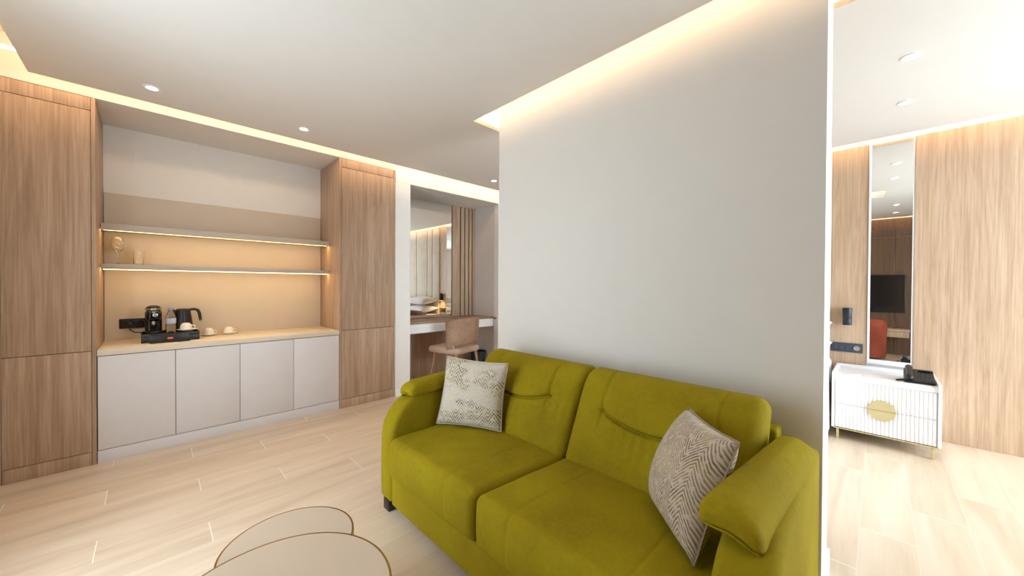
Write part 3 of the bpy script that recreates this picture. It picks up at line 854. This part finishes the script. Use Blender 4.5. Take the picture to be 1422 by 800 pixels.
def pillow(label, cs, thick, mat, front):
    bm, n = pillow_bm(cs, thick, front=front)
    t = thing('throw_pillow', label, 'cushion', sum((Vector(p) for p in cs), Vector()) / 4, 'patterned cushions on the sofa')
    o = obj('cover', bm, mat, t, 0)
    o.data.polygons.foreach_set('use_smooth', [True] * len(o.data.polygons))
    bm = bmesh.new(); pts = []
    C = [Vector(p) for p in cs]; N = 12
    for a, b in ((0, 1), (1, 2), (2, 3), (3, 0)):
        for k in range(N):
            s = k / N; q = C[a].lerp(C[b], s); m = (C[0] + C[1] + C[2] + C[3]) / 4
            e = (C[a] + C[b]) / 2; inw = (m - e)
            pts.append(q + inw * 0.06 * (1 - (2 * s - 1) ** 2))
    pts.append(pts[0]); tube(bm, pts, 0.0035, 6)
    obj('piping', bm, mat, t)
pillow('pale beige square cushion at the desk end of the green sofa', [(1.185, 1.815, 0.436), (1.372, 1.462, 0.436), (1.452, 1.487, 0.798), (1.268, 1.830, 0.818)], 0.13, PM1, 0.55)
pillow('taupe chevron cushion leaning in the corner by the right sofa arm', [(1.362, 0.605, 0.438), (1.112, 0.366, 0.438), (1.262, 0.290, 0.775), (1.500, 0.520, 0.768)], 0.18, PM2, 0.6)

# ------------------------------------------------------------------ coffee tables
def ctable(c, r, h, label, angs):
    t = thing('coffee_table', label, 'coffee table', (c[0], c[1], 0), 'overlapping round coffee tables')
    bm = bmesh.new(); lathe(bm, (c[0], c[1], h - 0.022), [(r - 0.012, 0.0), (r - 0.0065, 0.001), (r - 0.0065, 0.0225), (r - 0.02, 0.0228)], 96); obj('table_top', bm, CREAM, t, 30)
    bm = bmesh.new(); lathe(bm, (c[0], c[1], h - 0.036), [(r - 0.006, 0.0), (r, 0.0005), (r, 0.0358), (r - 0.006, 0.0365), (r - 0.006, 0.0)], 96, False); obj('rim', bm, BRASS, t, 30)
    for a in angs:
        bm = bmesh.new(); x, y = c[0] + (r - 0.04) * math.cos(a), c[1] + (r - 0.04) * math.sin(a)
        rod(bm, (x, y, 0), (x, y, h - 0.0235), 0.009); obj('leg', bm, BRASS, t)
ctable((0.2167, 1.0793), 0.290, 0.42, 'larger and higher round cream coffee table with a brass rim', (0.1, 2.2, 4.3))
ctable((0.3355, 1.4187), 0.203, 0.36, 'smaller and lower round cream coffee table tucked under the larger one', (0.3, 1.4, 2.7))

# ------------------------------------------------------------------ bedroom side
def bedside(yc, label):
    t = thing('nightstand', label, 'nightstand', (4.26, yc, 0), 'fluted bedside cabinets')
    y0, y1, xf, xb = yc - 0.295, yc + 0.295, 3.985, XR - 0.04
    bm = bmesh.new()
    bx(bm, (xf + 0.02, y0 + 0.02, 0.105), (xb, y1 - 0.02, 0.487)); bx(bm, (xf + 0.012, y0 + 0.018, 0.487), (xb, y1 - 0.018, 0.522), 0.002)
    bx(bm, (xf, y0, 0.095), (xb, y0 + 0.018, 0.545), 0.003); bx(bm, (xf, y1 - 0.018, 0.095), (xb, y1, 0.545), 0.003)
    bx(bm, (xb - 0.018, y0 + 0.018, 0.52), (xb, y1 - 0.018, 0.545), 0.003)
    obj('carcass', bm, LACQ, t)
    for z0, z1, hs in ((0.295, 0.483, 1), (0.102, 0.290, -1)):
        bm = bmesh.new(); n = 25; p0, p1 = y0 + 0.021, y1 - 0.021; pr = []
        for k in range(n):
            for s in range(6):
                a = s / 6; pr.append((xf + 0.014 - 0.009 * math.sin(a * PI) ** 0.7, p0 + (p1 - p0) * (k + a) / n))
        pr.append((xf + 0.014, p1)); pr += [(xf + 0.022, p1), (xf + 0.022, p0)]
        A = [bm.verts.new((x, y, z0)) for x, y in pr]; B = [bm.verts.new((x, y, z1)) for x, y in pr]
        for k in range(len(pr)): bm.faces.new((A[k], A[(k + 1) % len(pr)], B[(k + 1) % len(pr)], B[k]))
        bm.faces.new(list(reversed(A))); bm.faces.new(B)
        d = obj('drawer', bm, LACQ, t, 30)
        bm = bmesh.new(); pts = []
        zc = 0.2925 + hs * 0.0015
        for k in range(25):
            a = PI * k / 24; pts.append((yc + 0.005 + 0.077 * math.cos(a), zc + hs * 0.077 * math.sin(a)))
        A = [bm.verts.new((xf - 0.006, y, z)) for y, z in pts]; B = [bm.verts.new((xf + 0.008, y, z)) for y, z in pts]
        for k in range(25): bm.faces.new((A[k], A[(k + 1) % 25], B[(k + 1) % 25], B[k]))
        bm.faces.new(A); bm.faces.new(list(reversed(B)))
        obj('half_disc_handle', bm, BRASS_P, d, 30)
    bm = bmesh.new(); bx(bm, (xf + 0.012, y0 + 0.01, 0.086), (xb, y1 - 0.01, 0.0945), 0.001); obj('base_frame', bm, BRASS_P, t)
    for x in (xf + 0.02, xb - 0.05):
        for y in (y0 + 0.03, y1 - 0.045):
            obj('leg', box((x, y, 0), (x + 0.016, y + 0.016, 0.086), 0.001), BRASS_P, t)
    return t
ns = bedside(-0.035, 'white fluted nightstand with a round brass handle carrying the black telephone')
dup(ns, (4.26, 2.175, 0), 'white fluted nightstand on the far side of the bed by the lit sconce')
# bedside mirrors
def bmirror(yc, label):
    t = thing('wall_mirror', label, 'mirror', (XR, yc, 0.56))
    y0, y1 = yc - 0.138, yc + 0.138
    bm = bmesh.new()
    for a, b in (((y0 + 0.007, 0.565), (y0 + 0.012, ZC)), ((y1 - 0.016, 0.565), (y1, ZC)), ((y0 + 0.012, 0.565), (y1 - 0.016, 0.605))):
        bx(bm, (XR - 0.02, a[0], a[1]), (XR - 0.001, b[0], b[1]), 0.001)
    obj('frame', bm, LACQ, t)
    obj('mirror_glass', box((XR - 0.012, y0 + 0.012, 0.605), (XR - 0.008, y1 - 0.016, ZC)), MIRROR, t, 0)
    obj('backing', box((XR - 0.0078, y0 + 0.012, 0.605), (XR - 0.001, y1 - 0.016, ZC)), DARK, t, 0)
    return t
mm = bmirror(-0.074, 'tall narrow mirror with a white frame above the nightstand with the telephone')
dup(mm, (XR, 2.215, 0.56), 'tall narrow mirror beyond the far side of the bed')
# sconces
def sconce(yc, lit, label):
    t = thing('wall_sconce', label, 'wall lamp', (XR - 0.012, yc, 0.9), 'bedside wall lamps')
    x = XR - 0.062
    bm = bmesh.new(); lathe(bm, (x, yc, 0.955), [(0.029, 0), (0.0300, 0.002), (0.034, 0.095), (0.033, 0.10), (0.030, 0.10), (0.026, 0.01)], 32); obj('lamp_shade', bm, DARK, t)
    bm = bmesh.new(); lathe(bm, (x, yc, 0.898), [(0.030, 0), (0.0315, 0.002), (0.0300, 0.05), (0.0290, 0.057), (0.025, 0.057), (0.026, 0.05), (0.028, 0.003)], 32); obj('lower_ring', bm, DARK, t)
    bm = bmesh.new(); lathe(bm, (x, yc, 0.896), [(0.0005, 0), (0.03, 0.0), (0.03, 0.0025), (0.0005, 0.0025)], 28); obj('lamp_lens', bm, SCON if lit else PORC, t)
    bm = bmesh.new(); bx(bm, (XR - 0.026, yc - 0.02, 0.91), (XR - 0.0125, yc + 0.02, 1.04), 0.003); rod(bm, (XR - 0.026, yc, 0.985), (x + 0.028, yc, 0.985), 0.008); obj('wall_bracket', bm, DARK, t)
    return t
sconce(0.193, False, 'charcoal cylinder wall lamp, unlit, above the switch plate by the telephone nightstand')
sconce(1.95, True, 'charcoal cylinder wall lamp, lit, on the far side of the bed in the desk mirror')
l = bpy.data.lights.new('sconce_beam', 'SPOT'); l.energy = 6; l.color = (1, 0.62, 0.28); l.spot_size = 2.4; l.spot_blend = 0.6; l.shadow_soft_size = 0.025
lo = bpy.data.objects.new('sconce_beam', l); COL.objects.link(lo); lo.location = (XR - 0.062, 1.95, 0.885)
def switches(yc, label):
    t = thing('switch_plate', label, 'switch plate', (XR - 0.012, yc, 0.69), 'bedside switch plates')
    obj('plate', box((XR - 0.022, yc - 0.108, 0.648), (XR - 0.0125, yc + 0.108, 0.732), 0.003), SLATE, t)
    for k in range(3): obj('rocker', box((XR - 0.026, yc + 0.096 - 0.044 * k - 0.036, 0.664), (XR - 0.022, yc + 0.096 - 0.044 * k, 0.716), 0.002), SLATE, t)
    bm = bmesh.new(); lathe(bm, (0, 0, 0), [(0.022, 0), (0.022, 0.003), (0.018, 0.003), (0.017, 0.0012)], 24)
    bmesh.ops.rotate(bm, verts=bm.verts, cent=(0, 0, 0), matrix=Matrix.Rotation(-PI / 2, 3, 'Y')); bmesh.ops.translate(bm, verts=bm.verts, vec=(XR - 0.022, yc - 0.07, 0.69))
    obj('outlet', bm, STEEL, t)
    return t
sw = switches(0.198, 'slate grey switch plate below the unlit wall lamp above the nightstand')
dup(sw, (XR - 0.012, 1.95, 0.69), 'slate grey switch plate below the lit wall lamp beyond the bed')
# telephone
t = thing('desk_telephone', 'black corded desk telephone on the white nightstand', 'telephone', (4.17, -0.235, 0.5225))
bm = bmesh.new(); ZN = 0.5225
def slope(P):
    P = P.copy(); u = np.clip((P[:, 0] - 4.07) / 0.2, 0, 1)
    P[:, 2] = ZN + (P[:, 2] - ZN) * (0.35 + 1.15 * u); return P
rbox(bm, (4.07, -0.306, ZN), (4.27, -0.150, ZN + 0.055), 0.008, (8, 6, 2), 3, slope)
pb = obj('phone_body', bm, BLACK, t)
def on_slope(x): return ZN + 0.055 * (0.35 + 1.15 * (x - 4.07) / 0.2)
bm = bmesh.new()
for i in range(4):
    for j in range(3):
        x = 4.095 + 0.03 * i; y = -0.245 - 0.021 * j
        bx(bm, (x, y - 0.007, on_slope(x) - 0.004), (x + 0.018, y + 0.007, on_slope(x + 0.018) + 0.001), 0.002)
obj('keypad', bm, SLATE, pb)
bm = bmesh.new(); bx(bm, (4.222, -0.30, on_slope(4.222) - 0.003), (4.258, -0.225, on_slope(4.258) + 0.0008), 0.001); obj('display', bm, SCREEN, pb)
bm = bmesh.new()
tube(bm, [(4.062, -0.178, ZN + 0.030), (4.072, -0.178, ZN + 0.043), (4.10, -0.178, ZN + 0.051), (4.16, -0.178, ZN + 0.070), (4.22, -0.178, ZN + 0.086), (4.25, -0.178, ZN + 0.091), (4.268, -0.178, ZN + 0.083)], [0.017, 0.022, 0.020, 0.018, 0.020, 0.022, 0.017], 14)
obj('handset', bm, BLACK, t)
bm = bmesh.new(); pts = []
for k in range(60):
    s = k / 59; a = PI * (1.35 * s); pts.append((4.06 - 0.02 * math.sin(PI * s) + 0.08 * s, -0.183 + 0.075 * math.sin(PI * s), ZN + 0.008 + 0.035 * (1 - s) ** 4 + 0.0025 * math.sin(k * 2.1)))
tube(bm, pts, 0.005, 8); obj('cord', bm, BLACK, t)
solid('note_card', 'small white card lying on the nightstand left of the telephone', 'card', box((4.05, 0.09, ZN), (4.16, 0.165, ZN + 0.003), 0.0005), PAPER, (4.1, 0.13, ZN))
# bed
bed = thing('bed', 'wide white bed behind the partition, its edge showing by the nightstand', 'bed', (3.5, 1.07, 0))
bm = bmesh.new(); rbox(bm, (2.46, 0.30, 0.04), (XR - 0.036, 1.84, 0.34), 0.02, (4, 4, 2), 3); obj('bed_base', bm, LINEN, bed)
bm = bmesh.new(); rbox(bm, (2.45, 0.295, 0.342), (XR - 0.036, 1.845, 0.60), 0.05, (6, 6, 2), 4); obj('mattress', bm, LINEN, bed)
def drape(P):
    P = P.copy(); low = np.clip((0.55 - P[:, 2]) / 0.5, 0, 1)
    s = np.where(P[:, 1] < 1.07, -1, 1)
    side = np.clip((np.abs(P[:, 1] - 1.07) - 0.72) / 0.07, 0, 1)
    P[:, 1] += s * side * low * (0.004 + 0.008 * np.sin(P[:, 0] * 38 + 2 * np.sin(P[:, 0] * 11)))
    P[:, 2] += (1 - low) * 0.006 * np.sin(P[:, 0] * 14) * np.sin(P[:, 1] * 11)
    return P
bm = bmesh.new(); rbox(bm, (2.43, 0.282, 0.03), (4.06, 1.858, 0.65), 0.045, (70, 20, 10), 4, drape); obj('duvet', bm, LINEN, bed)
def bpillow(yc, zc, label, dxx=0.0):
    x0, x1 = 4.06 + dxx, 4.50
    cs = [(x0, yc - 0.375, zc - 0.02), (x0, yc + 0.375, zc - 0.02), (x1, yc + 0.365, zc + 0.03), (x1, yc - 0.365, zc + 0.03)]
    cs = [cs[1], cs[0], cs[3], cs[2]]
    bm, n = pillow_bm(cs, 0.17, 24, 0.5, 0.05)
    o = solid('bed_pillow', label, 'pillow', bm, LINEN, (4.3, yc, zc), 'white bed pillows', 0)
    o.data.polygons.foreach_set('use_smooth', [True] * len(o.data.polygons))
bpillow(0.655, 0.70, 'white pillow at the bottom of the stack nearest the telephone nightstand')
bpillow(0.655, 0.888, 'white pillow on top of the stack nearest the telephone nightstand', 0.03)
bpillow(1.485, 0.70, 'white pillow at the bottom of the stack nearest the lit sconce')
bpillow(1.485, 0.888, 'white pillow on top of the stack nearest the lit sconce', 0.03)

# ------------------------------------------------------------------ television wall, seen in the bedside mirror
t = thing('television', 'flat black television on the dark oak wall, reflected in the bedside mirror', 'television', (XL + 0.03, 0.27, 1.12))
obj('casing', box((XL + 0.02, -0.355, 0.77), (XL + 0.055, 0.885, 1.47), 0.004), BLACK, t)
obj('screen', box((XL + 0.0555, -0.345, 0.782), (XL + 0.057, 0.875, 1.46)), SCREEN, t, 0)
t = thing('media_shelf', 'floating oak media shelf under the television', 'shelf', (XL + 0.18, 0.6, 0.36))
obj('shelf_top', box((XL + 0.019, -0.405, 0.45), (XL + 0.34, 0.92, 0.487), 0.002), OAK_L, t)
obj('drawer_box', box((XL + 0.019, -0.395, 0.345), (XL + 0.325, 0.91, 0.449), 0.002), OAK_L, t)
def armchair(loc, rz, mat, label):
    t = thing('armchair', label, 'armchair', loc)
    bm = bmesh.new()
    def tub(P):
        P = P.copy(); P[:, 0] *= 1 - 0.12 * np.clip(1 - P[:, 2] / 0.6, 0, 1); P[:, 1] *= 1 - 0.12 * np.clip(1 - P[:, 2] / 0.6, 0, 1); return P
    NA, NZ = 40, 10; A = math.radians(125)
    rbox(bm, (-0.22, -0.22, 0.03), (0.22, 0.26, 0.40), 0.06, (6, 6, 4), 4, tub); obj('seat', bm, mat, t, local=True)
    bm = bmesh.new(); ins, outs = [], []
    for i in range(NA + 1):
        a = -A + 2 * A * i / NA; e = abs(a) / A
        zt = 0.70 - 0.12 * e ** 2; c0, c1 = [], []
        for j in range(NZ + 1):
            s = j / NZ; z = 0.03 + (zt - 0.03) * s; R = 0.255 + 0.025 * s
            th = 0.035 * (1 - 0.8 * max(0, (s - 0.85) / 0.15) ** 2)
            for lst, rr in ((c0, R - th), (c1, R + th)): lst.append(bm.verts.new((rr * math.sin(a), -rr * math.cos(a), z)))
        ins.append(c0); outs.append(c1)
    for g, fl in ((ins, 1), (outs, 0)):
        for i in range(NA):
            for j in range(NZ):
                q = (g[i][j], g[i + 1][j], g[i + 1][j + 1], g[i][j + 1]); bm.faces.new(q if fl else q[::-1])
    for i in range(NA):
        for j in (0, NZ): bm.faces.new((ins[i][j], outs[i][j], outs[i + 1][j], ins[i + 1][j]))
    for j in range(NZ):
        for i in (0, NA): bm.faces.new((ins[i][j], ins[i][j + 1], outs[i][j + 1], outs[i][j]))
    obj('shell_back', bm, mat, t, 60, local=True)
    bm = bmesh.new(); lathe(bm, (0, 0, 0), [(0.20, 0), (0.20, 0.03)], 32); obj('plinth', bm, BLACK, t, local=True)
    t.rotation_euler = (0, 0, rz)
armchair((0.05, 0.185, 0), PI / 2, RUST, 'rust red velvet tub chair reflected in the bedside mirror')

# ------------------------------------------------------------------ ceiling downlights
def downlight(x, y, label, power=14):
    t = thing('downlight', label, 'downlight', (x, y, ZC), 'recessed ceiling downlights')
    bm = bmesh.new(); lathe(bm, (x, y, ZC - 0.004), [(0.030, 0.0), (0.042, 0.0), (0.043, 0.004), (0.030, 0.004), (0.030, 0.0)], 32, False); obj('trim_ring', bm, LACQ, t)
    bm = bmesh.new(); lathe(bm, (x, y, ZC - 0.003), [(0.0005, 0), (0.030, 0), (0.030, 0.003), (0.0005, 0.003)], 32); obj('lens', bm, LAMPM, t)
    if power:
        l = bpy.data.lights.new('downlight_beam', 'SPOT'); l.energy = power; l.color = (1, 0.86, 0.68); l.spot_size = 1.5; l.spot_blend = 0.9; l.shadow_soft_size = 0.03
        o = bpy.data.objects.new('downlight_beam', l); COL.objects.link(o); o.location = (x, y, ZC - 0.02)
downlight(0.0065, 3.315, 'ceiling downlight nearest the left wardrobe, above the left cabinet door')
downlight(0.885, 3.303, 'ceiling downlight above the right half of the coffee counter')
downlight(2.951, 3.29, 'ceiling downlight in front of the desk niche beside the partition edge')
downlight(2.953, -0.118, 'bedroom ceiling downlight nearest the partition, high at the right', 10)
downlight(3.66, -0.123, 'bedroom ceiling downlight nearest the bedside mirror', 10)
downlight(0.93, -0.19, 'living area ceiling downlight nearest the partition, reflected in the bedside mirror', 8)
downlight(0.09, -0.203, 'living area ceiling downlight nearest the television, reflected in the bedside mirror', 8)
